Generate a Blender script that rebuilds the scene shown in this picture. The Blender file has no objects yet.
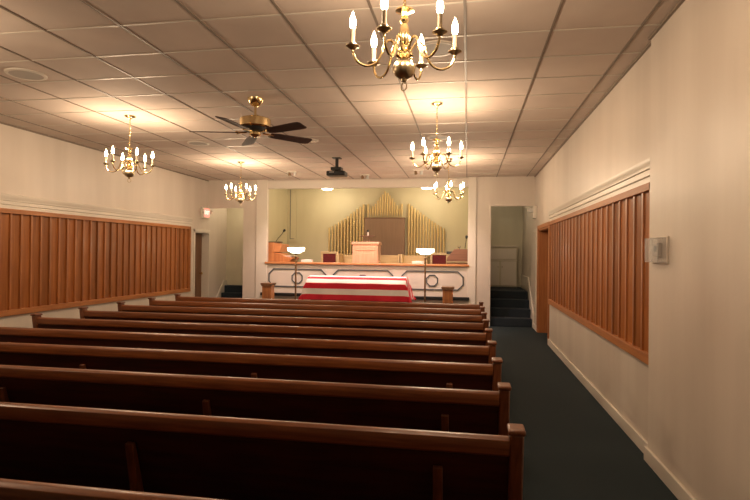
import bpy, bmesh, math, random
from mathutils import Vector, Matrix
random.seed(7)
S = bpy.context.scene
C = S.collection
PI = math.pi

# ------------------------------------------------------------------ materials
def new_mat(name):
    m = bpy.data.materials.new(name); m.use_nodes = True
    nt = m.node_tree
    return m, nt, nt.nodes['Principled BSDF']

def rgb(c): return (c[0], c[1], c[2], 1.0)

def plain(name, col, rough=.5, metal=0.0, emit=None, strength=0.0, coat=0.0, alpha=None, trans=0.0):
    m, nt, b = new_mat(name)
    b.inputs['Base Color'].default_value = rgb(col)
    b.inputs['Roughness'].default_value = rough
    b.inputs['Metallic'].default_value = metal
    if coat: b.inputs['Coat Weight'].default_value = coat
    if trans: b.inputs['Transmission Weight'].default_value = trans
    if emit:
        b.inputs['Emission Color'].default_value = rgb(emit)
        b.inputs['Emission Strength'].default_value = strength
    return m

def noisy(name, c1, c2, scale=(1, 1, 1), nscale=5, detail=4, rough=.5, bump=0.0, bscale=60, coat=0.0, lo=.35, hi=.65):
    m, nt, b = new_mat(name); N = nt.nodes; L = nt.links
    tc = N.new('ShaderNodeTexCoord'); mp = N.new('ShaderNodeMapping'); mp.inputs['Scale'].default_value = scale
    L.new(tc.outputs['Object'], mp.inputs['Vector'])
    no = N.new('ShaderNodeTexNoise'); no.inputs['Scale'].default_value = nscale; no.inputs['Detail'].default_value = detail
    L.new(mp.outputs[0], no.inputs['Vector'])
    r = N.new('ShaderNodeValToRGB'); r.color_ramp.elements[0].color = rgb(c1); r.color_ramp.elements[1].color = rgb(c2)
    r.color_ramp.elements[0].position = lo; r.color_ramp.elements[1].position = hi
    L.new(no.outputs[0], r.inputs[0]); L.new(r.outputs[0], b.inputs['Base Color'])
    b.inputs['Roughness'].default_value = rough
    if coat: b.inputs['Coat Weight'].default_value = coat; b.inputs['Coat Roughness'].default_value = .15
    if bump:
        n2 = N.new('ShaderNodeTexNoise'); n2.inputs['Scale'].default_value = bscale; n2.inputs['Detail'].default_value = 3
        L.new(tc.outputs['Object'], n2.inputs['Vector'])
        bp = N.new('ShaderNodeBump'); bp.inputs['Strength'].default_value = bump; bp.inputs['Distance'].default_value = .01
        L.new(n2.outputs[0], bp.inputs['Height']); L.new(bp.outputs[0], b.inputs['Normal'])
    return m

M = {}
M['wall'] = noisy('warm_white_wall_paint', (.60, .525, .455), (.67, .595, .52), (1.2, 1.2, .12), 2.2, 4, .42, .06, 30)
M['wall_alcove'] = noisy('cream_wall_paint', (.58, .53, .40), (.64, .59, .45), (1, 1, .3), 2, 3, .5)
M['chancel'] = noisy('sage_wall_paint', (.47, .42, .26), (.53, .475, .30), (1, 1, .3), 1.5, 3, .55)
M['white'] = plain('white_trim_paint', (.70, .64, .56), .4)
M['tile'] = noisy('acoustic_ceiling_tile', (.56, .46, .395), (.64, .535, .46), (1, 1, 1), 1.3, 3, .85, .25, 170)
M['tee'] = plain('shadow_dark_tee_metal', (.22, .17, .13), .5, .0)  # brown shadow gap along the main tees is put into this darker colour
M['tee_white'] = plain('cross_tee_metal', (.60, .55, .48), .4, .0)
M['carpet'] = noisy('dark_teal_carpet', (.006, .016, .021), (.011, .026, .034), (1, 1, 1), 160, 2, .95, .5, 300)
M['carpet_stair'] = noisy('navy_stair_carpet', (.009, .016, .024), (.016, .026, .038), (1, 1, 1), 160, 2, .95, .5, 300)
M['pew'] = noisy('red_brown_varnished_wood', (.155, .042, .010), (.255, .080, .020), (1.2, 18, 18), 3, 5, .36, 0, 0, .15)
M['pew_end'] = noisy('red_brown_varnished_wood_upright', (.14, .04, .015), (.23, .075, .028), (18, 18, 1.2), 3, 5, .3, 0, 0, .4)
M['pew_back'] = noisy('shade_deepened_red_panel_wood', (.035, .006, .003), (.065, .011, .005), (1.0, 18, 10), 3, 5, .45, 0, 0, .1)  # dark red wood, deepened towards black to carry the unlit look of the backs
M['oak'] = noisy('orange_oak_slats', (.30, .10, .026), (.42, .16, .045), (16, 16, .9), 2.4, 6, .38, 0, 0, .2, .3, .7)
M['oak_frame'] = noisy('orange_oak_frame', (.35, .125, .034), (.45, .175, .052), (12, 1.0, 12), 2.4, 6, .5)
M['oak_v'] = noisy('orange_oak_upright', (.38, .14, .05), (.50, .20, .07), (14, 14, .9), 2.4, 6, .38, 0, 0, .2)
M['oak_h'] = noisy('orange_oak_sill', (.48, .19, .07), (.58, .25, .10), (1.0, 14, 14), 2.4, 5, .35, 0, 0, .3)
M['pale_oak'] = noisy('pale_pink_oak', (.58, .31, .19), (.66, .38, .24), (14, 14, .9), 2.4, 5, .4, 0, 0, .2)
M['blond'] = noisy('blond_bench_wood', (.55, .40, .20), (.64, .48, .26), (1, 14, 14), 2.4, 5, .45)
M['door'] = noisy('dark_brown_door_wood', (.14, .065, .028), (.21, .10, .045), (14, 14, .8), 2.4, 5, .4)
M['walnut'] = noisy('brown_piano_wood', (.17, .075, .045), (.23, .105, .06), (1, 14, 14), 2.4, 5, .35, 0, 0, .3)
M['panel_brown'] = noisy('brown_grille_cloth', (.20, .125, .075), (.25, .155, .095), (40, 40, .6), 3, 4, .75)
M['brass'] = plain('polished_brass', (.84, .66, .36), .18, 1.0)
M['brass_dull'] = plain('aged_brass', (.55, .45, .29), .32, 1.0)
M['gold_pipe'] = plain('gold_painted_pipe', (.58, .43, .19), .5, .3)
M['pipe_dark'] = plain('dark_pipe_mouth', (.10, .07, .03), .6)
M['bronze'] = plain('bronze_lamp_metal', (.30, .20, .11), .35, .8)
M['black'] = plain('black_plastic', (.012, .012, .012), .4)
M['grey_dark'] = plain('slate_grey_moulding', (.085, .095, .105), .5)
M['grey'] = plain('light_grey_plastic', (.55, .55, .53), .5)
M['disc'] = plain('grey_speaker_grille', (.44, .40, .36), .7)
M['disc_white'] = plain('off_white_plastic', (.72, .66, .58), .5)
M['candle'] = plain('ivory_candle_sleeve', (.50, .41, .29), .6)
M['red_fabric'] = noisy('red_upholstery', (.10, .006, .007), (.15, .010, .010), (1, 1, 1), 40, 3, .8)
M['blade'] = noisy('dark_walnut_fan_blade', (.04, .018, .012), (.07, .03, .018), (2, 12, 12), 3, 4, .6)
M['casket'] = plain('dark_bronze_casket_metal', (.09, .06, .045), .3, .6)
M['paper'] = plain('pale_pink_paper', (.78, .66, .60), .7)
M['shade'] = plain('lit_opal_glass_shade', (.9, .9, .8), .3, 0, (1.0, .93, .68), 3.2)
M['dome'] = plain('lit_frosted_dome', (.9, .9, .85), .3, 0, (1.0, .86, .62), 5.0)
M['spot_face'] = plain('lit_spot_lens', (.9, .9, .9), .3, 0, (1.0, .85, .75), 1.2)
M['exit'] = plain('lit_exit_sign_face', (.9, .3, .25), .4, 0, (1.0, .26, .20), .75)
M['exit_text'] = plain('lit_exit_letters', (1, .7, .6), .4, 0, (1.0, .62, .5), 1.0)
M['clear'] = plain('clear_acrylic', (.92, .90, .88), .22, 0, None, 0, 0, None, 1.0)
M['glass_dish'] = plain('clear_glass', (.95, .95, .95), .05, 0, None, 0, 0, None, 1.0)

def clear_mat():
    m = bpy.data.materials.new('clear_cover_plastic'); m.use_nodes = True
    nt = m.node_tree; b = nt.nodes['Principled BSDF']; b.inputs['Base Color'].default_value = (.6, .58, .56, 1); b.inputs['Roughness'].default_value = .3
    t = nt.nodes.new('ShaderNodeBsdfTransparent'); x = nt.nodes.new('ShaderNodeMixShader'); x.inputs[0].default_value = .22
    nt.links.new(t.outputs[0], x.inputs[1]); nt.links.new(b.outputs[0], x.inputs[2]); nt.links.new(x.outputs[0], nt.nodes['Material Output'].inputs['Surface'])
    return m
M['clear'] = clear_mat()

# candle bulbs: clear glass that lets its filament's light out and glows itself
def bulb_mat():
    m = bpy.data.materials.new('glowing_flame_bulb_glass'); m.use_nodes = True
    nt = m.node_tree; nt.nodes.clear()
    o = nt.nodes.new('ShaderNodeOutputMaterial'); a = nt.nodes.new('ShaderNodeAddShader')
    t = nt.nodes.new('ShaderNodeBsdfTransparent'); e = nt.nodes.new('ShaderNodeEmission')
    e.inputs[0].default_value = (1.0, .80, .50, 1); e.inputs[1].default_value = 18.0
    nt.links.new(t.outputs[0], a.inputs[0]); nt.links.new(e.outputs[0], a.inputs[1]); nt.links.new(a.outputs[0], o.inputs[0])
    return m
M['bulb'] = bulb_mat()

def slat_mat(name, pitch, off):
    m = noisy(name, (.29, .092, .021), (.44, .16, .040), (16, 16, .9), 2.4, 6, .42, 0, 0, .1, .3, .7)
    nt = m.node_tree; N = nt.nodes; L = nt.links; b = N['Principled BSDF']
    src = b.inputs['Base Color'].links[0].from_socket
    tc = N.new('ShaderNodeTexCoord'); sp = N.new('ShaderNodeSeparateXYZ'); L.new(tc.outputs['Object'], sp.inputs[0])
    a = N.new('ShaderNodeMath'); a.operation = 'SUBTRACT'; L.new(sp.outputs[1], a.inputs[0]); a.inputs[1].default_value = off
    d = N.new('ShaderNodeMath'); d.operation = 'DIVIDE'; L.new(a.outputs[0], d.inputs[0]); d.inputs[1].default_value = pitch
    f = N.new('ShaderNodeMath'); f.operation = 'FLOOR'; L.new(d.outputs[0], f.inputs[0])
    wn = N.new('ShaderNodeTexWhiteNoise'); wn.noise_dimensions = '1D'; L.new(f.outputs[0], wn.inputs['W'])
    mr = N.new('ShaderNodeMapRange'); L.new(wn.outputs['Value'], mr.inputs['Value']); mr.inputs['To Min'].default_value = .72; mr.inputs['To Max'].default_value = 1.12
    vm = N.new('ShaderNodeVectorMath'); vm.operation = 'SCALE'; L.new(src, vm.inputs[0]); L.new(mr.outputs[0], vm.inputs['Scale'])
    L.new(vm.outputs[0], b.inputs['Base Color']); return m
M['oak_slat_right'] = slat_mat('orange_oak_boards', (5.055 - .09) / int((5.055 - .09) / .215), .04)
M['oak_slat_left'] = slat_mat('orange_oak_boards_long', (6.12 - .09) / int((6.12 - .09) / .165), .04)

def flag_mat():
    m, nt, b = new_mat('striped_flag_cloth'); N = nt.nodes; L = nt.links
    uv = N.new('ShaderNodeUVMap'); uv.uv_map = 'flag'
    sp = N.new('ShaderNodeSeparateXYZ'); L.new(uv.outputs[0], sp.inputs[0])
    def mth(op, a, bb=None):
        n = N.new('ShaderNodeMath'); n.operation = op
        for i, x in enumerate((a, bb)):
            if x is None: continue
            if isinstance(x, (int, float)): n.inputs[i].default_value = x
            else: L.new(x, n.inputs[i])
        return n.outputs[0]
    par = mth('MODULO', mth('FLOOR', mth('MULTIPLY', sp.outputs[1], 13.0)), 2.0)
    mx = N.new('ShaderNodeMix'); mx.data_type = 'RGBA'
    L.new(par, mx.inputs[0]); mx.inputs[6].default_value = (.62, .008, .028, 1); mx.inputs[7].default_value = (.82, .76, .74, 1)
    can = mth('MULTIPLY', mth('GREATER_THAN', sp.outputs[1], .74), mth('LESS_THAN', sp.outputs[0], .4))
    mp = N.new('ShaderNodeMapping'); mp.inputs['Scale'].default_value = (30, 18, 1); L.new(uv.outputs[0], mp.inputs[0])
    vo = N.new('ShaderNodeTexVoronoi'); vo.inputs['Scale'].default_value = 1.0; vo.inputs['Randomness'].default_value = 0; L.new(mp.outputs[0], vo.inputs['Vector'])
    st = mth('LESS_THAN', vo.outputs['Distance'], .28)
    m2 = N.new('ShaderNodeMix'); m2.data_type = 'RGBA'; L.new(st, m2.inputs[0]); m2.inputs[6].default_value = (.02, .03, .14, 1); m2.inputs[7].default_value = (.8, .78, .76, 1)
    m3 = N.new('ShaderNodeMix'); m3.data_type = 'RGBA'; L.new(can, m3.inputs[0]); L.new(mx.outputs[2], m3.inputs[6]); L.new(m2.outputs[2], m3.inputs[7])
    L.new(m3.outputs[2], b.inputs['Base Color']); b.inputs['Roughness'].default_value = .75
    return m
M['flag'] = flag_mat()

# ------------------------------------------------------------------ mesh builder
class MB:
    def __init__(s): s.bm = bmesh.new(); s.smooth = []
    def box(s, x0, x1, y0, y1, z0, z1, rot=None):
        vs = [s.bm.verts.new((x, y, z)) for x in (x0, x1) for y in (y0, y1) for z in (z0, z1)]
        for f in ((0, 1, 3, 2), (4, 6, 7, 5), (0, 4, 5, 1), (2, 3, 7, 6), (0, 2, 6, 4), (1, 5, 7, 3)):
            s.bm.faces.new([vs[i] for i in f])
        if rot: bmesh.ops.transform(s.bm, matrix=rot, verts=vs)
        return s
    def prism(s, pts, a0, a1, axis='X'):
        def P(p, a):
            return {'X': (a, p[0], p[1]), 'Y': (p[0], a, p[1]), 'Z': (p[0], p[1], a)}[axis]
        A = [s.bm.verts.new(P(p, a0)) for p in pts]; B = [s.bm.verts.new(P(p, a1)) for p in pts]
        n = len(pts); s.bm.faces.new(A[::-1]); s.bm.faces.new(B)
        for i in range(n): s.bm.faces.new([A[i], A[(i + 1) % n], B[(i + 1) % n], B[i]])
        return s
    def lathe(s, prof, c=(0, 0, 0), n=20, mat=None, cap=True):
        rings = []; allv = []
        for r, z in prof:
            if r < 1e-5: v = [s.bm.verts.new((c[0], c[1], c[2] + z))]
            else: v = [s.bm.verts.new((c[0] + r * math.cos(2 * PI * k / n), c[1] + r * math.sin(2 * PI * k / n), c[2] + z)) for k in range(n)]
            rings.append(v); allv += v
        for a, b in zip(rings, rings[1:]):
            for k in range(n):
                k2 = (k + 1) % n
                if len(a) == 1 and len(b) == 1: continue
                if len(a) == 1: f = s.bm.faces.new([a[0], b[k2], b[k]])
                elif len(b) == 1: f = s.bm.faces.new([a[k], a[k2], b[0]])
                else: f = s.bm.faces.new([a[k], a[k2], b[k2], b[k]])
                f.smooth = True
        for r in (rings[0], rings[-1]) if cap else ():
            if len(r) > 1:
                try: s.bm.faces.new(r)
                except ValueError: pass
        if mat: bmesh.ops.transform(s.bm, matrix=mat, verts=allv)
        return s
    def tube(s, pts, r, n=8, closed=False):
        pts = [Vector(p) for p in pts]; N = len(pts); rings = []
        for i, p in enumerate(pts):
            if closed: t = pts[(i + 1) % N] - pts[i - 1]
            else: t = pts[min(i + 1, N - 1)] - pts[max(i - 1, 0)]
            t.normalize()
            up = Vector((0, 0, 1)) if abs(t.z) < .95 else Vector((0, 1, 0))
            if closed: up = s.up if hasattr(s, 'up') else up
            a = t.cross(up).normalized(); b = a.cross(t)
            rr = r[i] if isinstance(r, (list, tuple)) else r
            rings.append([s.bm.verts.new(p + a * rr * math.cos(2 * PI * k / n) + b * rr * math.sin(2 * PI * k / n)) for k in range(n)])
        prs = list(zip(rings, rings[1:])) + ([(rings[-1], rings[0])] if closed else [])
        for A, B in prs:
            for k in range(n):
                f = s.bm.faces.new([A[k], A[(k + 1) % n], B[(k + 1) % n], B[k]]); f.smooth = True
        if not closed: s.bm.faces.new(rings[0][::-1]); s.bm.faces.new(rings[-1])
        return s
    def build(s, name, mat, parent=None, bevel=0, seg=2):
        bmesh.ops.recalc_face_normals(s.bm, faces=s.bm.faces)
        me = bpy.data.meshes.new(name); s.bm.to_mesh(me); s.bm.free(); me.set_sharp_from_angle(angle=.7)
        me.materials.append(mat)
        o = bpy.data.objects.new(name, me); C.objects.link(o)
        if parent: o.parent = parent
        if bevel:
            m = o.modifiers.new('bevel', 'BEVEL'); m.width = bevel; m.segments = seg; m.limit_method = 'ANGLE'; m.angle_limit = .6
        return o

def tag(o, label, cat, group=None, kind=None):
    if label: o['label'] = label
    if cat: o['category'] = cat
    if group: o['group'] = group
    if kind: o['kind'] = kind
    return o
def thing(name, label, cat, loc=(0, 0, 0), rz=0, group=None):
    o = bpy.data.objects.new(name, None); C.objects.link(o); o.location = loc; o.rotation_euler = (0, 0, rz)
    o.empty_display_size = .1
    return tag(o, label, cat, group)
def struct(name, mb, mat, bevel=0):
    o = mb.build(name, mat, None, bevel); o['kind'] = 'structure'; return o
def children(o): return [c for c in bpy.data.objects if c.parent == o]
def dup(o, parent=None):
    c = o.copy(); C.objects.link(c)
    if parent: c.parent = parent
    for ch in children(o): dup(ch, c)
    return c
def smooth_curve(pts, n=6):
    P = [Vector(p) for p in pts]; P = [P[0] * 2 - P[1]] + P + [P[-1] * 2 - P[-2]]; out = []
    for i in range(1, len(P) - 2):
        for k in range(n):
            t = k / n; a, b, c, d = P[i - 1:i + 3]
            out.append(.5 * ((2 * b) + (-a + c) * t + (2 * a - 5 * b + 4 * c - d) * t * t + (-a + 3 * b - 3 * c + d) * t ** 3))
    out.append(P[-2]); return out

# ------------------------------------------------------------------ room dimensions (metres, camera above the origin)
XL, XR, XN, YF, H = -5.88, 1.356, 1.32, 11.45, 3.125
YB = -3.2
CZ = .72            # chancel floor
CB = 13.15          # chancel back wall
SILL = 1.26

struct('floor', MB().box(XL - .3, XR + .4, YB, 14.2, -.1, 0), M['carpet'])
# ceiling slab with grid
struct('ceiling', MB().box(XL - .3, XR + .4, YB, YF, H, H + .1), M['tile'])
g = MB()
x = -.034 - .61 * 10
while x < XR:
    if x > XL + .02: g.box(x - .009, x + .009, YB, YF, H - .006, H + .01)
    x += .61
struct('trim_1', g, M['tee'])
g = MB(); y = 4.011 - .534 * 13
while y < YF:
    if y > YB: g.box(XL, XR, y - .008, y + .008, H - .005, H + .01)
    y += .534
struct('trim_2', g, M['tee_white'])
g = MB(); g.box(XL, XL + .02, YB, YF, H - .02, H); g.box(XR - .02, XR, 4.25, YF, H - .02, H); g.box(XN - .02, XN, YB, 4.245, H - .02, H)
struct('trim_3', g, M['tee'])

# walls
DR0, DR1, DRH = 9.42, 10.82, 2.0
DL0, DL1, DLH = 10.88, 11.56, 1.93
w = MB()
w.box(XR, XR + .25, 4.245, 9.30, 0, .70); w.box(XR, XR + .25, 4.245, 9.30, 2.06, H); w.box(XR + .06, XR + .25, 4.245, 9.30, .70, 2.06); w.box(XR, XR + .25, 9.30, DR0, 0, H); w.box(XR, XR + .25, DR0, DR1, DRH, H); w.box(XR, XR + .25, DR1, 14.1, 0, H)
w.box(XN, XR + .25, YB, 4.245, 0, H)
struct('wall_right', w, M['wall'])
w = MB()
w.box(XL - .25, XL, YB, 4.55, 0, H); w.box(XL - .25, XL, 4.55, 10.67, 0, .64); w.box(XL - .25, XL, 4.55, 10.67, 2.03, H); w.box(XL - .25, XL - .06, 4.55, 10.67, .64, 2.03); w.box(XL - .25, XL, 10.67, DL0, 0, H); w.box(XL - .25, XL, DL0, DL1, DLH, H); w.box(XL - .25, XL, DL1, 12.5, 0, H)
struct('wall_left', w, M['wall'])
struct('wall_back', MB().box(XL - .3, XR + .4, YB - .1, YB, 0, H), M['wall'])
w = MB(); T = .06
w.box(XL, -5.01, YF, YF + T, 2.49, H)
w.box(-5.01, -4.43, YF, YF + T, 0, H)
w.box(-4.43, 0.0, YF, YF + T, 0, SILL - .02)
w.box(-4.43, 0.0, YF, YF + T, 2.92, H)
w.box(0.0, .47, YF, YF + T, 0, H)
w.box(.47, XR, YF, YF + T, 2.51, H)
struct('wall_front', w, M['wall'])
# casing boards round the chancel opening
w = MB()
w.box(-4.69, -4.43, YF - .03, YF, 0, H); w.box(0.0, .17, YF - .03, YF, 0, H)
w.box(-4.43, 0.0, YF - .03, YF, 2.92, H - .03)
struct('trim_4', w, M['white'], .006)
# chancel shell
w = MB()
w.box(-4.65, -4.55, YF + T, CB, 0, H + .1); w.box(.12, .22, YF + T, CB, 0, H + .1)
w.box(-4.65, .22, CB, CB + .1, 0, H + .1)
struct('wall_chancel', w, M['chancel'])
struct('floor.001', MB().box(-4.55, .12, YF + T, CB, 0, CZ), M['carpet_stair'])
struct('ceiling.001', MB().box(-4.65, .22, YF + T, CB, H, H + .1), M['tile'])
# stair alcoves
w = MB()
w.box(XL, -4.65, 12.45, 12.55, 0, H); w.box(-4.95, -4.65, YF + T, 12.45, 0, H)
struct('wall_alcove_left', w, M['wall_alcove'])
w = MB()
w.box(.22, XR, 14.0, 14.1, 0, H); w.box(.22, .36, YF + T, 14.0, 0, H)
struct('wall_alcove_right', w, M['wall_alcove'])
struct('ceiling.002', MB().box(XL, -4.65, YF + T, 12.45, H, H + .1), M['tile'])
struct('ceiling.003', MB().box(.22, XR, YF + T, 14.0, H, H + .1), M['tile'])
# baseboards
w = MB(); w.box(XR - .022, XR, 4.27, DR0 - .05, 0, .105); w.box(XR - .022, XR, DR1 + .05, 11.5, 0, .105)
w.box(XN - .022, XN, YB, 4.245, 0, .105); w.box(XN - .022, XR, 4.245, 4.27, 0, .105)
struct('baseboard_right', w, M['white'], .006)
w = MB(); w.box(XL, XL + .022, YB, DL0 - .04, 0, .105)
struct('baseboard_left', w, M['white'], .006)
w = MB(); w.box(-5.01, -4.69, YF - .02, YF, 0, .105); w.box(.17, .47, YF - .02, YF, 0, .105)
struct('baseboard_front', w, M['white'], .006)
# skirt board beside the right stairs
w = MB(); w.prism([(11.5, 0), (11.5, .3), (12.45, 1.0), (14, 1.0), (14, .72), (12.5, .72), (11.8, 0)], XR - .025, XR, 'X')
struct('trim_5', w, M['white'])
w = MB(); w.prism([(11.68, 0), (11.68, .16), (12.30, .80), (12.45, .80), (12.45, 0)], XL, XL + .022, 'X')
struct('trim_6', w, M['white'])

# stairs
st = thing('staircase', 'dark navy carpeted steps climbing through the right front opening', 'stairs', (.86, YF + .045, 0))
for k in range(4):
    m = MB(); m.box(-.495, .465, .02 + .28 * k, .02 + .28 * (k + 1) if k < 3 else 2.42, 0, .69 * (k + 1) / 4 + (.03 if k == 3 and 0 else 0))
    m.build('step', M['carpet_stair'], st, .012)
st = thing('staircase', 'dark navy carpeted steps seen through the left front opening, beside the exit sign', 'stairs', (-5.85, 11.78, 0))
for k in range(4):
    m = MB(); m.box(0, .88, .17 * k, .17 * (k + 1) if k < 3 else .665, 0, .17 * (k + 1))
    m.build('step', M['carpet_stair'], st, .012)

# doors
d = thing('door_1', None, None, (XR, DR0, 0)); d['kind'] = 'structure'
MB().box(.19, .23, .03, DR1 - DR0 - .03, .005, DRH - .02).build('door_slab', M['door'], d)
m = MB(); m.box(0, .25, -.0, .03, 0, DRH); m.box(0, .25, DR1 - DR0 - .03, DR1 - DR0, 0, DRH); m.box(0, .25, 0, DR1 - DR0, DRH - .03, DRH)
m.build('door_jamb', M['oak_v'], d)
m = MB(); m.box(-.02, 0, -.07, .0, 0, DRH + .07); m.box(-.02, 0, DR1 - DR0, DR1 - DR0 + .07, 0, DRH + .07); m.box(-.02, 0, -.07, DR1 - DR0 + .07, DRH, DRH + .07)
m.build('door_casing', M['oak_v'], d, .004)
m = MB(); m.lathe([(0, 0), (.012, 0), (.012, .035), (.028, .045), (.028, .07), (.012, .082), (0, .082)], n=14, mat=Matrix.Translation((.19, .12, 1.0)) @ Matrix.Rotation(-PI / 2, 4, 'Y'))
m.build('door_knob', M['brass'], d)
d = thing('door_2', None, None, (XL, DL0, 0)); d['kind'] = 'structure'
MB().box(-.22, -.18, .02, DL1 - DL0 - .02, .005, DLH - .02).build('door_slab', M['door'], d)
m = MB(); m.box(-.25, 0, 0, .02, 0, DLH); m.box(-.25, 0, DL1 - DL0 - .02, DL1 - DL0, 0, DLH); m.box(-.25, 0, 0, DL1 - DL0, DLH - .02, DLH)
m.build('door_jamb', M['white'], d)
m = MB(); m.box(0, .018, -.06, 0, 0, DLH + .06); m.box(0, .018, -.06, DL1 - DL0 + .0, DLH, DLH + .06)
m.build('door_casing', M['white'], d, .004)
m = MB(); m.lathe([(0, 0), (.012, 0), (.012, .035), (.028, .045), (.028, .07), (.012, .082), (0, .082)], n=14, mat=Matrix.Translation((-.18, .56, 1.0)) @ Matrix.Rotation(PI / 2, 4, 'Y'))
m.build('door_knob', M['brass'], d)
# narrow white casing on the right wall between door and stairs
w = MB(); w.box(XR - .02, XR, 11.02, 11.10, 0, 2.03); w.box(XR - .02, XR, 11.10, 11.44, 1.96, 2.03)
struct('trim_7', w, M['white'])

# ------------------------------------------------------------------ louvred oak wall panels
def louvre(label, xw, sgn, y0, y1, z0, z1, pitch, var):
    RC = .06                                   # depth of the recess behind the wall face
    t = thing('louvered_wall_panel', label, 'wall panel', (xw + sgn * RC, y0, z0)); L = y1 - y0; h = z1 - z0; dep = .078
    def bx(mb, d0, d1, a, b, c, e):
        xs = sorted((-sgn * d0, -sgn * d1)); mb.box(xs[0], xs[1], a, b, c, e)
    m = MB(); bx(m, .0, .012, 0, L, 0, h); m.build('backing', M['oak'], t)
    m = MB()
    bx(m, 0, .090, 0, L, h - .06, h); bx(m, 0, .094, 0, L, 0, .075); bx(m, 0, .090, L - .05, L, 0, h); bx(m, 0, .090, 0, .04, 0, h)
    m.build('frame', M['oak_frame'], t, .004)
    m = MB(); n = int((L - .09) / pitch); p = (L - .09) / n
    for k in range(n):
        ya = .04 + k * p
        # each board leans out from a deep groove to a proud square edge
        pts = [(-sgn * .012, ya), (-sgn * .016, ya), (-sgn * (.016 if sgn < 0 else .034), ya + .016), (-sgn * (.050 if sgn < 0 else .064), ya + p * .80), (-sgn * dep, ya + p * .82), (-sgn * dep, ya + p * .985), (-sgn * .012, ya + p * .985)]
        m.prism(pts, .075, h - .06, 'Z')
    m.build('slats', M['oak_slat_' + var], t)
    m = MB()
    prof = [(0, h), (.010, h), (.010, h + .035), (.004, h + .040), (.004, h + .05), (.022, h + .055), (.022, h + .085), (.012, h + .09), (.012, h + .10), (.028, h + .105), (.028, h + .13), (.036, h + .14), (.036, h + .18), (0, h + .19)]
    m.prism([(-sgn * (RC + a), b) for a, b in prof], 0, L + .05, 'Y')
    m.build('cornice', M['white'], t)
    return t
louvre('orange oak louvred panel on the right wall above the aisle', XR, 1, 4.245, 9.30, .70, 2.06, .215, 'right')
louvre('long orange oak louvred panel on the left wall', XL, -1, 4.55, 10.67, .64, 2.03, .165, 'left')

# ------------------------------------------------------------------ pews
def pew_proto(X0, X1):
    L = X1 - X0
    t = thing('church_pew', None, 'pew', (X0, 0, 0))
    E = .055
    def endp(x0):
        prof = [(.10, 0), (.085, .30), (.0, .79), (.0, .812), (.075, .812), (.10, .62), (.30, .60), (.40, .57), (.43, .50), (.42, .36), (.40, 0)]
        m = MB(); m.prism(prof, x0, x0 + E, 'X'); return m
    for x0 in (0, L - E):
        e = endp(x0).build('end_panel', M['pew_end'], t, .008)
        m = MB(); m.box(x0 - .006, x0 + E + .006, -.014, .088, .810, .832); m.build('cap', M['pew_end'], e, .008)
    # top rail: rounded moulding
    prof = [(.012, .722), (.004, .73), (.002, .765), (.008, .784), (.022, .792), (.045, .793), (.062, .786), (.070, .77), (.070, .725), (.062, .715)]
    m = MB(); m.prism(prof, E, L - E, 'X'); m.build('top_rail', M['pew'], t, .002)
    # leaning back board
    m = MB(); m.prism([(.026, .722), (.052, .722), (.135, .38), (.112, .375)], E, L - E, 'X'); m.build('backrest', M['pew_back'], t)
    m = MB(); m.prism([(.110, .385), (.130, .41), (.40, .43), (.425, .42), (.425, .39), (.40, .385)], E, L - E, 'X'); m.build('seat', M['pew'], t, .004)
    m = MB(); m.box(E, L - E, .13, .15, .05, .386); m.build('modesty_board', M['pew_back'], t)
    for xp in (-.11, -1.465, -2.81, -4.12):
        xx = xp - X0
        m = MB(); m.prism([(.012, .655), (.035, .66), (.115, .38), (.36, .385), (.36, 0), (.075, 0), (.075, .33)], xx - .019, xx + .019, 'X')
        m.build('support', M['pew_end'], t, .003)
    return t
PX0, PX1 = -4.50, .222
pew = pew_proto(PX0, PX1)
fixed = ['nearest pew, only its top rail showing in the bottom left corner',
         'second nearest pew, its right end post the lowest one showing',
         'third nearest pew, dark red-brown wood, in the foreground rows',
         'fourth nearest pew, in the foreground rows of dark wood',
         'fifth nearest pew, the last row running off the left edge of the picture',
         'fifth pew back from the flag-draped casket, nearest with its left end showing',
         'fourth pew back from the flag-draped casket',
         'third pew back from the flag-draped casket',
         'second pew back from the flag-draped casket',
         'front pew, the one closest to the flag-draped casket']
for i in range(10):
    p = pew if i == 0 else dup(pew)
    p.location = (PX0, .713 * (3.0 + .98 * (i - 1)), 0)
    if i == 0: p.location.y = 1.41
    p['label'] = fixed[i]; p['group'] = 'rows of church pews'

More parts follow.
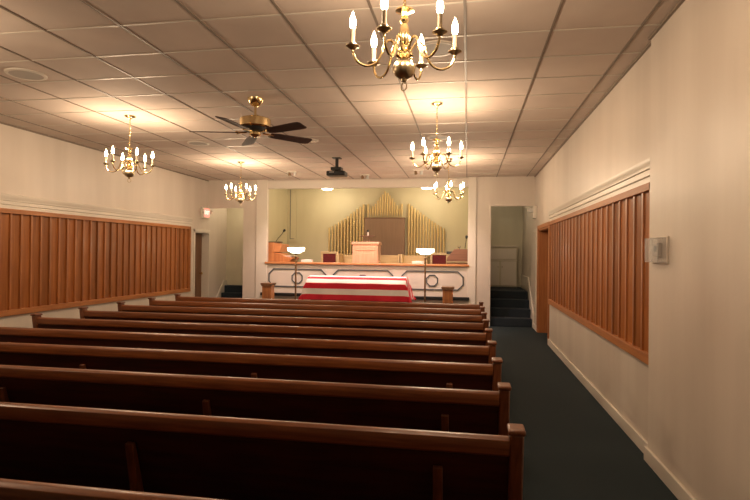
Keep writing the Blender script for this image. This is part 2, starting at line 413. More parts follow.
# ------------------------------------------------------------------ chandeliers
BULB_W = 5.2
def chandelier_proto(lift=0.0):
    t = thing('chandelier', None, 'chandelier', (0, 0, 0))   # origin on the ceiling; z negative
    z = lambda v: v - H + lift
    m = MB(); m.lathe([(0, 0), (.065, 0), (.062, -.012), (.03, -.022), (.012, -.04), (0, -.04)]); m.build('canopy', M['brass'], t)
    # chain
    m = MB(); zz = -.035; k = 0
    while zz > z(2.765):
        pts = []
        for a in range(8):
            th = 2 * PI * a / 8; u = .008 * math.cos(th); v = .015 * math.sin(th)
            pts.append((u if k % 2 else 0, 0 if k % 2 else u, zz - .012 + v))
        m.up = Vector((0, 1, 0)) if k % 2 else Vector((1, 0, 0))
        m.tube(pts, .0024, 5, True); zz -= .022; k += 1
    m.build('chain', M['brass'], t)
    m = MB(); m.lathe([(0, z(2.765)), (.008, z(2.765)), (.008, z(2.745)), (.045, z(2.735)), (.047, z(2.728)), (.018, z(2.72)), (.012, z(2.705)), (.022, z(2.69)), (.024, z(2.68)), (.014, z(2.665)),
                       (.024, z(2.64)), (.030, z(2.60)), (.026, z(2.57)), (.016, z(2.555)), (.026, z(2.54)), (.026, z(2.53)), (.016, z(2.52)), (.045, z(2.508)), (.045, z(2.50)), (.02, z(2.49)), (.015, z(2.482)), (0, z(2.482))])
    m.build('column', M['brass'], t)
    m = MB(); pr = []
    for k in range(13):
        a = PI / 2 - PI * k / 12; pr.append((max(.058 * math.cos(a), 0 if k in (0, 12) else .001), z(2.435) + .052 * math.sin(a)))
    m.lathe(pr, n=24); m.lathe([(0, z(2.386)), (.016, z(2.386)), (.014, z(2.374)), (0, z(2.368))]); m.build('ball', M['brass_dull'], t)
    m = MB(); m.up = Vector((0, 1, 0)); m.tube([(.021 * math.cos(2 * PI * a / 16), 0, z(2.348) + .021 * math.sin(2 * PI * a / 16)) for a in range(16)], .0032, 6, True)
    m.build('ring', M['brass_dull'], t)
    for k in range(6):
        a = PI / 3 * k; c, s_ = math.cos(a), math.sin(a)
        R = lambda r, h: (r * .92 * c, r * .92 * s_, z(h))
        m = MB(); m.tube(smooth_curve([R(.02, 2.50), R(.045, 2.545), R(.075, 2.578), R(.105, 2.562), R(.125, 2.51), R(.155, 2.462), R(.205, 2.443), R(.255, 2.462), R(.278, 2.50), R(.283, 2.532)], 5), .0062, 8)
        arm = m.build('arm', M['brass'], t)
        m = MB(); m.lathe([(0, -.012), (.010, -.012), (.020, -.004), (.035, .004), (.036, .007), (.018, .008), (.018, .022), (.016, .024), (0, .024)], R(.283, 2.532)); m.build('bobeche', M['brass_dull'], arm)
        m = MB(); m.lathe([(0, .022), (.0115, .022), (.0115, .092), (0, .092)], R(.283, 2.532), 12); m.build('candle_sleeve', M['candle'], arm)
        m = MB(); m.lathe([(0, .088), (.009, .089), (.014, .103), (.017, .120), (.0145, .141), (.008, .160), (.003, .175), (0, .182)], R(.283, 2.532), 12); m.build('bulb', M['bulb'], arm)
        # filament
        ld = bpy.data.lights.new('filament', 'POINT'); ld.energy = BULB_W; ld.color = (1.0, .74, .50); ld.shadow_soft_size = .012
        lo = bpy.data.objects.new('filament', ld); C.objects.link(lo); lo.location = R(.283, 2.655); lo.parent = arm
    return t
ch = chandelier_proto()
spots = [(-.325, 2.68, -44, 'nearest brass six-candle chandelier, largest, at the top centre of the picture'),
         (-.34, 5.78, 2, 'middle brass six-candle chandelier of the right-hand row, below the largest'),
         (-.33, 9.2, -20, 'farthest right brass chandelier, small, in front of the chancel opening'),
         (-4.02, 5.85, 22, 'brass six-candle chandelier hanging over the left pews, left of the fan'),
         (-4.05, 9.13, 15, 'small brass chandelier hanging beside the exit sign, below the fan'),
         (-4.03, 2.66, 10, 'brass six-candle chandelier over the rear left pews'),
         ]
for i, (x, y, a, lb) in enumerate(spots):
    c = ch if i == 0 else dup(ch)
    c.location = (x, y, H - .0); c.rotation_euler.z = math.radians(a)
    c['label'] = lb; c['group'] = 'brass chandeliers'

# ------------------------------------------------------------------ ceiling fan
f = thing('ceiling_fan', 'brass ceiling fan with five dark wooden blades, hanging left of centre', 'fan', (-2.225, 5.36, H))
m = MB(); m.lathe([(0, 0), (.085, 0), (.080, -.03), (.045, -.075), (.02, -.085), (0, -.085)], n=24); m.build('canopy', M['brass'], f)
m = MB(); m.lathe([(0, -.08), (.012, -.08), (.012, -.18), (.022, -.185), (.022, -.205), (0, -.205)], n=12); m.build('downrod', M['brass'], f)
m = MB(); m.lathe([(0, -.20), (.06, -.203), (.150, -.212), (.162, -.222), (.162, -.298), (.150, -.31), (.10, -.315), (0, -.315)], n=32); m.build('motor_housing', M['brass'], f)
m = MB(); m.lathe([(0, -.31), (.135, -.312), (.12, -.345), (.075, -.355), (0, -.355)], n=32); m.build('flywheel', M['black'], f)
m = MB(); m.lathe([(0, -.35), (.058, -.35), (.06, -.385), (.05, -.395), (.03, -.40), (.012, -.412), (0, -.412)], n=24); m.build('switch_housing', M['brass'], f)
for k in range(5):
    a = math.radians(-24 + 72 * k)
    R = Matrix.Rotation(a, 4, 'Z')
    m = MB(); m.tube([(.09, 0, -.358), (.16, .01, -.362), (.20, .035, -.365)], .009, 6); m.tube([(.09, 0, -.358), (.16, -.01, -.362), (.20, -.035, -.365)], .009, 6)
    bmesh.ops.transform(m.bm, matrix=R, verts=m.bm.verts); br = m.build('blade_bracket', M['brass'], f)
    pts = []
    for (r, w) in ((.17, .045), (.24, .062), (.60, .074), (.65, .070), (.675, .05)): pts.append((r, w))
    for (r, w) in ((.675, .05), (.65, .070), (.60, .074), (.24, .062), (.17, .045)): pts.append((r, -w))
    m = MB(); m.prism(pts, -.004, .004, 'Z')
    bmesh.ops.transform(m.bm, matrix=R @ Matrix.Translation((0, 0, -.362)) @ Matrix.Rotation(math.radians(-13), 4, 'X'), verts=m.bm.verts)
    m.build('blade', M['blade'], f, .002)

# ------------------------------------------------------------------ ceiling fixtures
def disc(x, y, r, label, name='ceiling_speaker', cat='speaker', group=None):
    t = thing(name, label, cat, (x, y, H), 0, group)
    m = MB(); m.lathe([(r * .82, 0), (r, 0), (r, -.008), (r * .94, -.014), (r * .82, -.014), (r * .82, -.001)], n=32, cap=False); m.build('rim', M['disc_white'], t)
    m = MB(); m.lathe([(0, 0), (r * .84, 0), (r * .84, -.010), (0, -.011)], n=32); m.build('grille', M['disc'], t)
disc(-4.03, 4.32, .17, 'round grey ceiling speaker at the upper left corner', group='ceiling speakers')
disc(-3.99, 7.45, .16, 'faint round ceiling speaker just left of the fan, below its longest blade', group='ceiling speakers')
disc(-.25, 4.23, .16, 'round ceiling speaker behind the candles of the nearest chandelier', group='ceiling speakers')
disc(-.42, 7.47, .155, 'pale round ceiling speaker behind the middle right chandelier', group='ceiling speakers')
t = thing('smoke_detector', 'small round smoke detector on the ceiling right of the fan', 'smoke detector', (-2.2, 7.45, H))
MB().lathe([(0, 0), (.07, 0), (.07, -.014), (.055, -.02), (0, -.02)]).build('base', M['disc_white'], t)
MB().lathe([(0, -.02), (.042, -.02), (.038, -.04), (0, -.043)]).build('cap', M['disc_white'], t)
def spotpair(x, y, label, lit):
    t = thing('ceiling_spotlight', label, 'spotlight', (x, y, H), 0, 'spotlights before the chancel')
    MB().box(-.10, .10, -.035, .035, -.022, 0).build('base', M['disc_white'], t, .004)
    for s_ in (-1, 1):
        mt = Matrix.Translation((s_ * .055, .0, -.055)) @ Matrix.Rotation(math.radians(12 * s_), 4, 'Y')
        h = MB().lathe([(0, .035), (.02, .035), (.028, .0), (.03, -.035), (.026, -.036), (.024, -.02), (0, -.02)], n=16, mat=mt).build('lamp_head', M['bronze' if s_ < 0 else 'grey'], t)
        MB().lathe([(0, -.024), (.022, -.024), (.022, -.028), (0, -.028)], n=16, mat=mt).build('lens', M['spot_face'], h)
    if lit:
        ld = bpy.data.lights.new('beam', 'SPOT'); ld.energy = lit; ld.color = (1.0, .72, .62); ld.spot_size = math.radians(62); ld.spot_blend = .7; ld.shadow_soft_size = .03
        lo = bpy.data.objects.new('beam', ld); C.objects.link(lo); lo.parent = t; lo.location = (0, 0, -.12)
        d_ = Vector((-2.15 - x, 10.15 - y, 1.0 - H)).normalized(); lo.rotation_euler = d_.to_track_quat('-Z', 'Y').to_euler()
        l2 = ld.copy(); l2.energy = lit * 1.6; l2.spot_size = math.radians(95); l2.spot_blend = 1.0
        lo = bpy.data.objects.new('wash', l2); C.objects.link(lo); lo.parent = t; lo.location = (.06, 0, -.12)
        d_ = Vector((0, 11.4 - y, 1.0 - H)).normalized(); lo.rotation_euler = d_.to_track_quat('-Z', 'Y').to_euler()
spotpair(-3.48, 10.3, 'twin-headed ceiling spotlight between the fan and the chancel, left of the projector', 100)
spotpair(-2.1, 10.85, 'twin-headed ceiling spotlight just right of the projector', 80)
spotpair(-.95, 10.35, 'twin-headed ceiling spotlight left of the farthest right chandelier', 100)

# projector
t = thing('projector', 'black video projector hanging from the ceiling on a short pole', 'projector', (-2.22, 8.92, H))
MB().box(-.07, .07, -.07, .07, -.012, 0).build('mounting_plate', M['black'], t)
MB().lathe([(0, -.01), (.028, -.01), (.028, -.17), (0, -.17)]).build('pole', M['black'], t)
MB().box(-.09, .09, -.08, .08, -.215, -.165).build('bracket', M['black'], t, .006)
MB().box(-.155, .165, -.12, .12, -.315, -.235).box(-.03, .03, -.03, .03, -.24, -.2).build('body', M['black'], t, .015)
MB().lathe([(0, 0), (.035, 0), (.035, .03), (.028, .03), (.02, .012), (0, .012)], mat=Matrix.Translation((.07, .12, -.27)) @ Matrix.Rotation(-PI / 2, 4, 'X')).build('lens', M['grey'], t)
MB().box(-.10, -.02, -.1215, -.12, -.262, -.25).build('vent', M['grey'], t)

# dome lamps (chancel and left alcove)
def dome(x, y, label, r=.165, e=15, drop=.145):
    t = thing('dome_lamp', label, 'ceiling lamp', (x, y, H), 0, 'round ceiling lamps of the chancel')
    MB().lathe([(0, 0), (r * .6, 0), (r * .6, -.03), (0, -.03)], n=24).build('base', M['brass_dull'], t)
    pr = [(0, -.03), (r, -.03)] + [(r * math.cos(a) ** .5, -.03 - (drop - .03) * math.sin(a)) for a in [PI / 2 * k / 10 for k in range(1, 10)]] + [(0, -drop)]
    MB().lathe(pr, n=28).build('glass_bowl', M['dome'], t)
    ld = bpy.data.lights.new('glow', 'POINT'); ld.energy = e; ld.color = (1.0, .84, .60); ld.shadow_soft_size = .08
    lo = bpy.data.objects.new('glow', ld); C.objects.link(lo); lo.parent = t; lo.location = (0, 0, -drop - .1)
dome(-3.29, 12.3, 'glowing white dome lamp under the chancel ceiling, below the projector')
dome(-.93, 12.3, 'glowing white dome lamp under the chancel ceiling, beside the farthest right chandelier')
dome(-5.2, 12.0, 'dome lamp above the left steps, hidden by the header', .12, 4.5)
dome(.85, 12.6, 'dome lamp above the right steps, hidden by the header', .12, 3)

# ------------------------------------------------------------------ chancel half wall
sill = MB().box(-4.47, .03, YF - .06, YF + T + .04, SILL - .02, SILL + .025)
struct('trim_8', sill, M['oak_h'], .008)
def moulding_ring(pts, wdt, y, name='trim_9'):
    m = MB(); n = len(pts)
    for i in range(n):
        a = Vector(pts[i]); b = Vector(pts[(i + 1) % n]); d_ = (b - a); L_ = d_.length; d_.normalize(); nrm = Vector((-d_.y, d_.x)) * wdt / 2
        e = d_ * wdt * .25; q = [a - e + nrm, b + e + nrm, b + e - nrm, a - e - nrm]
        m.prism([tuple(v) for v in q], y - .018, y, 'Y')
    return m
def oct_frame(x0, x1, z0, z1, c): return [(x0 + c, z0), (x1 - c, z0), (x1, z0 + c), (x1, z1 - c), (x1 - c, z1), (x0 + c, z1), (x0, z1 - c), (x0, z0 + c)]
def octagon(cx, cz, r): return [(cx + r * math.cos(PI / 8 + PI / 4 * k), cz + r * math.sin(PI / 8 + PI / 4 * k)) for k in range(8)]
k = 9
for x0, x1 in ((-4.38, -3.07), (-2.90, -1.58), (-1.39, -.09)):
    cx = (x0 + x1) / 2
    struct('trim_%d' % k, moulding_ring(oct_frame(x0, x1, .745, 1.13, .11), .024, YF), M['grey_dark']); k += 1
    struct('trim_%d' % k, moulding_ring(octagon(cx, .935 if x0 != -2.90 else .905, .125), .024, YF), M['grey_dark']); k += 1
w = MB().box(-4.56, .04, YF - .075, YF, .535, .60)
struct('trim_%d' % k, w, M['black'], .008); k += 1
# window-like casing on the chancel back wall
w = MB(); w.box(-4.55, -4.31, CB - .03, CB, 1.77, 3.12)
struct('trim_%d' % k, w, M['chancel'], .004); k += 1
w = MB(); w.box(-4.475, -4.462, CB - .04, CB - .03, 1.85, 3.1); w.box(-4.475, -4.36, CB - .04, CB - .03, 1.84, 1.853)
struct('trim_%d' % k, w, M['grey_dark']); k += 1

# ------------------------------------------------------------------ organ pipes
def pipe(parent, x, z0, z1, r, mouth=True):
    p = MB().lathe([(0, 0), (r * .25, 0), (r, .14), (r, z1 - z0), (r * .86, z1 - z0), (r * .86, z1 - z0 - .03), (0, z1 - z0 - .03)], (x, 0, z0), 14).build('pipe', M['gold_pipe'], parent)
    if not mouth: return
    m = MB(); m.box(x - r * .55, x + r * .55, -r - .001, -r * .75, z0 + .17, z0 + .20); m.build('mouth', M['pipe_dark'], p)
YP = CB - .08
t = thing('organ_pipe_rank', 'left rank of gold organ pipes rising towards the brown panel', 'organ pipes', (-3.43, YP, 0), 0, 'organ pipe ranks on the chancel wall')
n = 12
for i in range(n):
    u = i / (n - 1); pipe(t, .87 * u, 1.22, 2.13 + .58 * (u ** 1.15), .021 + .006 * u)
MB().box(-.05, .89, .03, .06, 1.50, 1.53).build('support_rail', M['pipe_dark'], t)
MB().box(-.06, .88, -.03, .075, 1.10, 1.22).build('pipe_chest', M['blond'], t)
t = thing('organ_pipe_rank', 'right rank of gold organ pipes falling away from the brown panel', 'organ pipes', (-1.425, YP, 0), 0, 'organ pipe ranks on the chancel wall')
n = 13
for i in range(n):
    u = i / (n - 1); pipe(t, .85 * u, 1.22, 2.12 + .60 * ((1 - u) ** 1.1), .027 - .006 * u)
MB().box(-.05, .90, .03, .06, 1.50, 1.53).build('support_rail', M['pipe_dark'], t)
MB().box(-.05, .92, -.03, .075, 1.10, 1.22).build('pipe_chest', M['blond'], t)
t = thing('organ_pipe_rank', 'peaked cluster of gold organ pipes on top of the brown panel', 'organ pipes', (-2.02, YP, 0), 0, 'organ pipe ranks on the chancel wall')
hs = [2.72, 2.60, 2.66, 2.72, 2.80, 2.88, 2.95, 3.03, 2.99, 2.93, 2.85, 2.76, 2.68, 2.60, 2.72]
for i, h_ in enumerate(hs):
    pipe(t, -.42 + .84 * i / 14, 2.385, h_, .0205 if i % 2 else .025, False)
t = thing('grille_panel', 'tall brown panel between the organ pipe ranks behind the pulpit', 'panel', (-2.02, CB, CZ))
MB().box(-.50, .50, -.14, -.005, 0, 1.64).build('panel', M['panel_brown'], t, .01)
MB().box(-.51, .51, -.15, -.005, 1.64, 1.66).build('top_trim', M['door'], t, .004)
for x in (-2.60, -1.47):
    pass

# ------------------------------------------------------------------ chancel furniture
t = thing('pulpit', 'pale oak pulpit with a panelled front in the middle of the chancel', 'pulpit', (-2.275, 12.05, CZ))
MB().box(-.29, .29, -.2, .2, 0, .97).build('body', M['pale_oak'], t, .006)
MB().box(-.315, .315, -.22, .22, .97, 1.035).build('top', M['pale_oak'], t, .012)
MB().box(-.33, .33, -.23, .23, 0, .08).build('plinth', M['pale_oak'], t, .006)
MB().box(-.22, .22, -.212, -.2, .84, .93).build('upper_panel', M['pale_oak'], t, .008)
MB().box(-.19, .19, -.212, -.2, .14, .79).build('lower_panel', M['pale_oak'], t, .010)
t = thing('reading_stand', 'small raised reading shelf standing on top of the pulpit', 'stand', (-2.27, 12.05, CZ + 1.035))
MB().box(-.17, .17, -.10, .10, .125, .145).build('shelf', M['walnut'], t, .004)
for s_ in (-.09, .04): MB().box(s_, s_ + .02, -.02, .02, 0, .125).build('leg', M['walnut'], t)
t = thing('microphone', 'black tipped microphone standing on the pulpit shelf', 'microphone', (-2.25, 12.05, CZ + 1.18))
MB().lathe([(0, 0), (.02, 0), (.016, .08), (0, .08)]).build('stem', M['disc_white'], t)
MB().lathe([(0, .08), (.02, .085), (.03, .11), (.022, .135), (0, .142)]).build('head', M['black'], t)

def chair(x, y, label):
    t = thing('upholstered_armchair', label, 'chair', (x, y, CZ), 0, 'red upholstered chancel chairs')
    for sx in (-.21, .18):
        MB().box(sx - (.02 if sx > 0 else 0), sx + (.05 if sx < 0 else .03), -.035, .02, 0, .80).build('back_post', M['blond'], t, .004)
        MB().box(sx, sx + .03, -.42, -.38, 0, .42).build('leg', M['blond'], t, .004)
        MB().box(sx, sx + .03, -.42, .0, .52, .55).build('armrest', M['blond'], t, .004)
    MB().box(-.22, .22, -.038, .022, .755, .81).build('top_rail', M['blond'], t, .006)
    MB().box(-.16, .16, -.03, .02, .48, .755).build('back_cushion', M['red_fabric'], t, .012)
    MB().box(-.2, .2, -.43, .01, .38, .46).build('seat', M['red_fabric'], t, .015)
chair(-3.32, 12.72, 'red upholstered chair with blond wood frame left of the pulpit')
chair(-.66, 12.72, 'red upholstered chair with blond wood frame beside the piano')
def bench(x0, x1, label):
    t = thing('blond_bench', label, 'bench', ((x0 + x1) / 2, 12.78, CZ), 0, 'blond chancel benches'); w_ = (x1 - x0) / 2
    MB().box(-w_, w_, -.02, .02, .12, .735).build('backrest', M['blond'], t, .006)
    MB().box(-w_, w_, -.40, 0, .38, .42).build('seat', M['blond'], t, .006)
    for s_ in (-w_, w_ - .04): MB().box(s_, s_ + .04, -.42, .03, 0, .76).build('end_panel', M['blond'], t, .01)
bench(-3.04, -1.56, 'blond wooden bench behind the pulpit, its left and middle part of the row')
bench(-1.54, -.92, 'short blond wooden bench right of the pulpit')

t = thing('electric_organ', 'orange wooden organ console with a sloped music desk at the chancel left', 'organ', (-4.30, 11.82, CZ))
MB().prism([(-.22, 0), (.36, 0), (.36, .60), (.40, .62), (.40, .665), (.20, .70), (.13, .76), (-.22, .78)], -.25, .3, 'Y').build('case', M['oak_v'], t, .008)
MB().box(-.22, -.02, -.25, .3, .77, 1.0).build('upper_case', M['oak_v'], t, .008)
MB().prism([(-.02, .78), (.12, .78), (.16, .96), (.13, .97), (-.02, .985)], -.24, .29, 'Y').build('music_desk', M['oak_h'], t, .006)
MB().box(.16, .36, -.2, .26, .69, .705).build('keyboard', M['disc_white'], t)
def mic(x, y, z, dx, dz, label, base=True, ang=0):
    t = thing('gooseneck_microphone', label, 'microphone', (x, y, z))
    if base: MB().box(-.16, .15, -.06, .06, 0, .025).build('base', M['black'], t, .006)
    MB().tube(smooth_curve([(0, 0, .02), (dx * .25, 0, dz * .35), (dx * .6, 0, dz * .6), (dx, 0, dz)], 5), .007, 6).build('stem', M['black'], t)
    MB().lathe([(0, -.04), (.016, -.035), (.03, 0), (.026, .03), (0, .042)], n=14, mat=Matrix.Translation((dx, 0, dz)) @ Matrix.Rotation(math.atan2(dx, dz), 4, 'Y')).build('head', M['black'], t)
mic(-4.38, 11.85, CZ + 1.0, .2, .28, 'black gooseneck microphone standing on the orange organ console')

t = thing('upright_piano', 'brown spinet piano at the right edge of the chancel', 'piano', (-.18, 12.0, CZ))
MB().prism([(-.27, 0), (.28, 0), (.28, .89), (-.11, .89), (-.13, .86), (-.26, .70), (-.27, .66)], -.25, .28, 'Y').build('case', M['walnut'], t, .008)
MB().box(-.275, .285, -.265, -.25, .60, .625).build('key_rail', M['brass_dull'], t)
MB().box(-.26, .27, -.262, -.25, .40, .585).build('lower_panel', M['door'], t)
MB().box(-.29, -.07, .1, .26, .78, .84).build('music_rest', M['black'], t, .006)
mic(-.06, 12.0, CZ + .89, .03, .27, 'black gooseneck microphone rising from the brown piano', False)
t = thing('glass_dish', 'small clear glass dish on top of the brown piano', 'dish', (-.19, 12.0, CZ + .89))
MB().lathe([(0, 0), (.025, 0), (.012, .02), (.035, .04), (.04, .075), (.036, .075), (.03, .045), (0, .03)]).build('bowl', M['glass_dish'], t)
def tissue(x, label):
    t = thing('tissue_box', label, 'box', (x, YF + .06, SILL + .025), 0, 'pale boxes on the chancel ledge')
    MB().box(-.125, .125, -.06, .06, 0, .055).build('carton', M['paper'], t, .006)
    MB().box(-.05, .05, -.02, .02, .055, .062).build('opening', M['disc_white'], t)
tissue(-3.52, 'flat pale pink box on the chancel ledge beside the left lamp')
tissue(-1.05, 'flat pale pink box on the chancel ledge beside the right lamp')

# built-in cabinet in right alcove
t = thing('wall_cabinet', 'off-white built-in cabinet with two doors at the top of the right steps', 'cabinet', (.88, 13.78, .69))
MB().box(-.38, .34, 0, .22, 0, 1.00).build('body', M['wall_alcove'], t, .004)
MB().box(-.40, .36, -.03, .22, 1.0, 1.03).build('top', M['white'], t, .004)
for x0, x1 in ((-.35, -.10), (-.06, .31)):
    d_ = MB().box(x0, x1, -.03, 0, .04, .64).build('door', M['white'], t, .004)
    kx = x1 - .03 if x0 < -.2 else x0 + .03
    MB().lathe([(0, 0), (.012, 0), (.012, .02), (0, .02)], mat=Matrix.Translation((kx, -.03, .5)) @ Matrix.Rotation(PI / 2, 4, 'X'), n=10).build('knob', M['bronze'], d_)
MB().box(-.35, .31, -.02, 0, .69, .96).build('upper_panel', M['white'], t, .004)
MB().box(-.38, .34, -.022, 0, .655, .675).build('rail', M['white'], t)

# ------------------------------------------------------------------ floor lamps, pedestals
def torchere(x, label):
    t = thing('torchiere_lamp', label, 'floor lamp', (x, 10.6, 0), 0, 'torchiere lamps beside the casket')
    MB().lathe([(0, 0), (.15, 0), (.15, .02), (.12, .035), (.05, .05), (.025, .08), (0, .08)], n=28).build('base', M['bronze'], t)
    MB().lathe([(0, .07), (.018, .07), (.018, 1.24), (.028, 1.25), (.02, 1.27), (.012, 1.30), (.024, 1.33), (.012, 1.36), (.020, 1.39), (.032, 1.42), (.014, 1.45), (.05, 1.475), (.05, 1.485), (0, 1.485)]).build('pole', M['bronze'], t)
    MB().lathe([(0, 1.482), (.08, 1.486), (.10, 1.497), (.125, 1.517), (.168, 1.528), (.176, 1.54), (.180, 1.60), (.173, 1.60), (.168, 1.545), (.12, 1.527), (.09, 1.505), (0, 1.492)], n=32).build('glass_shade', M['shade'], t)
    ld = bpy.data.lights.new('bulb_glow', 'POINT'); ld.energy = 9; ld.color = (1.0, .82, .55); ld.shadow_soft_size = .05
    lo = bpy.data.objects.new('bulb_glow', ld); C.objects.link(lo); lo.parent = t; lo.location = (0, 0, 1.66)
torchere(-3.48, 'bronze torchiere floor lamp with a glowing glass bowl left of the casket')
torchere(-.825, 'bronze torchiere floor lamp with a glowing glass bowl right of the casket')
def pedestal(x, label):
    t = thing('flower_pedestal', label, 'pedestal', (x, 10.6, 0), 0, 'wooden flower pedestals')
    MB().box(-.13, .13, -.13, .13, 0, .05).build('base', M['oak_v'], t, .008)
    MB().box(-.098, .098, -.098, .098, .05, .82).build('column', M['oak_v'], t, .006)
    m = MB(); m.prism([(-.098, .80), (.098, .80), (.125, .84), (.125, .862), (-.125, .862), (-.125, .84)], -.125, .125, 'Y'); m.build('top', M['door'], t, .004)
pedestal(-4.07, 'orange-brown wooden pedestal left of the left lamp, under the organ')
pedestal(-.375, 'orange-brown wooden pedestal right of the right lamp, before the half wall')

# ------------------------------------------------------------------ casket, bier, flag
CX, CY = -2.08, 10.15
t = thing('casket_bier', 'wheeled bier under the flag-draped casket', 'bier', (CX, CY, 0))
MB().box(-.75, .75, -.22, .22, .40, .45).build('platform', M['bronze'], t, .01)
for sx in (-.62, .62):
    for sy in (-.17, .17):
        MB().box(sx - .02, sx + .02, sy - .02, sy + .02, .09, .40).build('leg', M['bronze'], t)
        MB().lathe([(0, -.015), (.045, -.015), (.045, .015), (0, .015)], mat=Matrix.Translation((sx, sy, .045)) @ Matrix.Rotation(PI / 2, 4, 'X')).build('wheel', M['black'], t)
t = thing('casket', 'dark casket almost hidden by the red and white striped flag', 'casket', (CX, CY, .452))
MB().box(-.90, .90, -.27, .27, 0, .045).build('base_moulding', M['casket'], t, .012)
MB().box(-.88, .88, -.25, .25, .04, .36).build('body', M['casket'], t, .03)
MB().prism([(-.25, .36), (.25, .36), (.245, .42), (.19, .49), (.10, .525), (0, .535), (-.10, .525), (-.19, .49), (-.245, .42)], -.87, .87, 'X').build('lid', M['casket'], t, .02)
MB().tube([(-.75, -.29, .2), (.75, -.29, .2)], .014, 8).build('handle', M['brass_dull'], t)
# flag: a cloth grid laid over the lid, hanging on all sides
FL, FW = 2.62, 1.40
NU, NV = 120, 84
bm = bmesh.new(); uvl = bm.loops.layers.uv.new('flag'); grid = []
zedge, crest, a_ = .930, .130, .955
for j in range(NV + 1):
    row = []
    v = j / NV; tt = (v - .5) * FW
    for i in range(NU + 1):
        u = i / NU; s_ = (u - .5) * FL
        sx = 1 if s_ > 0 else -1; sy = 1 if tt > 0 else -1
        q = min(abs(tt) / .38, 1); ey = max(abs(tt) - .38, 0); ex = max(abs(s_) - a_, 0)
        py = sy * .315 * q ** .92; zc = crest * (1 - q ** 2.3)
        px = s_ if not ex else sx * (a_ + ex * .20)
        drop = max(ex * .92, ey) + (.05 * min(ex, ey) if ex and ey else 0)
        zz = zedge + zc * (1 if not ex else max(1 - ex / .25, 0) ** .7) - drop - (0 if not ex else .0)
        if ex and ey: px += sx * (.20 * min(ex, ey) + .012 * math.sin(ey * 26)); 
        wr = .007 * math.sin(s_ * 9 + tt * 4) * math.sin(tt * 7 + 1.3)
        if ey: py += sy * (ey * .08 + wr * 1.2 + .011 * math.sin(s_ * 11 + 1) * ey / .3 + .012 * math.sin(s_ * 29) * ey * ey * 4)
        else: zz += wr * .3
        if ex and not ey: px += .008 * math.sin(tt * 24) * ex / .3
        row.append(bm.verts.new((px, py, zz)))
    grid.append(row)
for j in range(NV):
    for i in range(NU):
        fc = bm.faces.new([grid[j][i], grid[j][i + 1], grid[j + 1][i + 1], grid[j + 1][i]]); fc.smooth = True
        for lp, (a, b) in zip(fc.loops, ((i, j), (i + 1, j), (i + 1, j + 1), (i, j + 1))): lp[uvl].uv = (a / NU, b / NV * .99999)
me = bpy.data.meshes.new('flag'); bm.to_mesh(me); bm.free(); me.materials.append(M['flag'])
fo = bpy.data.objects.new('flag', me); C.objects.link(fo); fo.location = (CX, CY, 0)
sm = fo.modifiers.new('thickness', 'SOLIDIFY'); sm.thickness = .003
tag(fo, 'red and white striped flag draped over the casket before the chancel', 'flag')

# ------------------------------------------------------------------ wall fittings
t = thing('exit_sign', 'red glowing exit sign with two emergency lamp heads above the left door', 'exit sign', (XL, 11.28, 2.36))
MB().box(0, .06, -.17, .17, -.12, .13).build('housing', M['disc_white'], t, .008)
MB().box(.06, .066, -.10, .13, -.085, .11).build('sign_face', M['exit'], t)
tc = bpy.data.curves.new('lettering_curve', 'FONT'); tc.body = 'EXIT'; tc.size = .115; tc.align_x = 'CENTER'; tc.align_y = 'CENTER'; tc.extrude = .002; tc.offset = .003
tc.materials.append(M['exit_text']); tmp = bpy.data.objects.new('tmp', tc); C.objects.link(tmp)
bpy.context.view_layer.update(); lm = bpy.data.meshes.new_from_object(tmp.evaluated_get(bpy.context.evaluated_depsgraph_get())); bpy.data.objects.remove(tmp)
to = bpy.data.objects.new('lettering', lm); C.objects.link(to); to.parent = t; to.location = (.068, .015, .012); to.rotation_euler = (PI / 2, 0, PI / 2); 
for s_ in (-.21, .20):
    MB().lathe([(0, -.03), (.025, -.03), (.045, .02), (.045, .03), (0, .03)], n=16, mat=Matrix.Translation((.075, s_, .03)) @ Matrix.Rotation(math.radians(70), 4, 'X')).box(.02, .07, s_ - .01, s_ + .01, .0, .02).build('lamp_head', M['disc_white'], t)
t = thing('emergency_light', 'white emergency light with a round lamp head on the right wall above the steps', 'emergency light', (XR, 11.25, 2.36))
MB().box(-.07, 0, -.15, .12, -.12, .13).build('housing', M['disc_white'], t, .01)
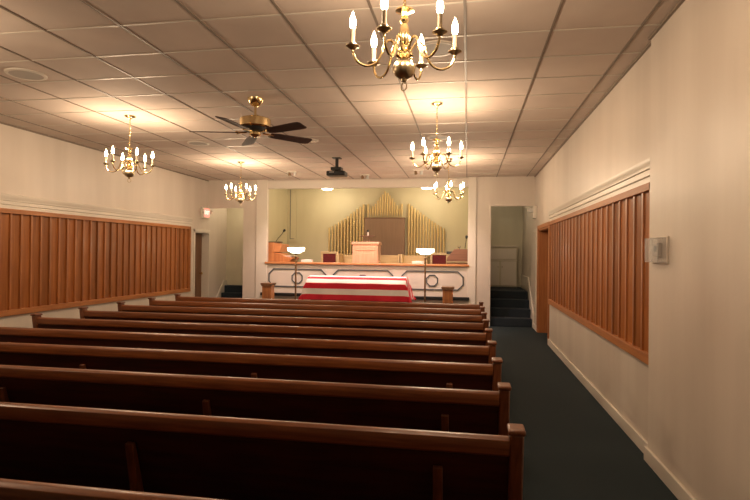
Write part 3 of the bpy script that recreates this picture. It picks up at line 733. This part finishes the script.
MB().lathe([(0, -.03), (.03, -.03), (.055, .02), (.055, .03), (0, .03)], n=18, mat=Matrix.Translation((-.12, -.04, .03)) @ Matrix.Rotation(math.radians(60), 4, 'X')).box(-.12, -.06, -.05, -.03, .0, .02).build('lamp_head', M['grey'], t)
t = thing('thermostat_guard', 'clear plastic box over a thermostat on the right wall', 'thermostat', (XN, 4.02, 1.55))
m = MB(); y0, y1 = -.15, .12; m.box(-.065, -.061, y0, y1, -.085, .085); m.box(-.065, -.012, y0, y0 + .004, -.085, .085); m.box(-.065, -.012, y1 - .004, y1, -.085, .085); m.box(-.065, -.012, y0, y1, .081, .085); m.box(-.065, -.012, y0, y1, -.085, -.081)
m.build('cover', M['clear'], t)
MB().box(-.012, .002, -.165, .135, -.095, .095).build('backplate', M['wall'], t, .004)
MB().box(-.040, -.012, -.08, .04, -.05, .05).build('thermostat', M['disc'], t, .008)
MB().box(-.042, -.040, -.05, .0, -.01, .03).build('display', M['grey_dark'], t)

# ------------------------------------------------------------------ camera and world
cam = bpy.data.cameras.new('camera'); co = bpy.data.objects.new('camera', cam); C.objects.link(co)
cam.sensor_width = 36; cam.lens = 536.6 / 750 * 36; cam.clip_start = .05
yaw, p, r = .1712, .0053, .0109
fw = Vector((-math.sin(yaw) * math.cos(p), math.cos(yaw) * math.cos(p), math.sin(p))); rt = Vector((math.cos(yaw), math.sin(yaw), 0)); up = rt.cross(fw)
R0 = math.cos(r) * rt + math.sin(r) * up; U0 = -math.sin(r) * rt + math.cos(r) * up
mt = Matrix((R0, U0, -fw)).transposed().to_4x4(); mt.translation = (0, 0, 1.51)
co.matrix_world = mt
S.camera = co
wd = bpy.data.worlds.new('world'); S.world = wd; wd.use_nodes = True
wd.node_tree.nodes['Background'].inputs[0].default_value = (.02, .016, .012, 1); wd.node_tree.nodes['Background'].inputs[1].default_value = .3
S.view_settings.view_transform = 'Standard'; S.view_settings.look = 'None'; S.view_settings.exposure = 0.62; S.view_settings.gamma = 1.0
S.view_settings.use_curve_mapping = False
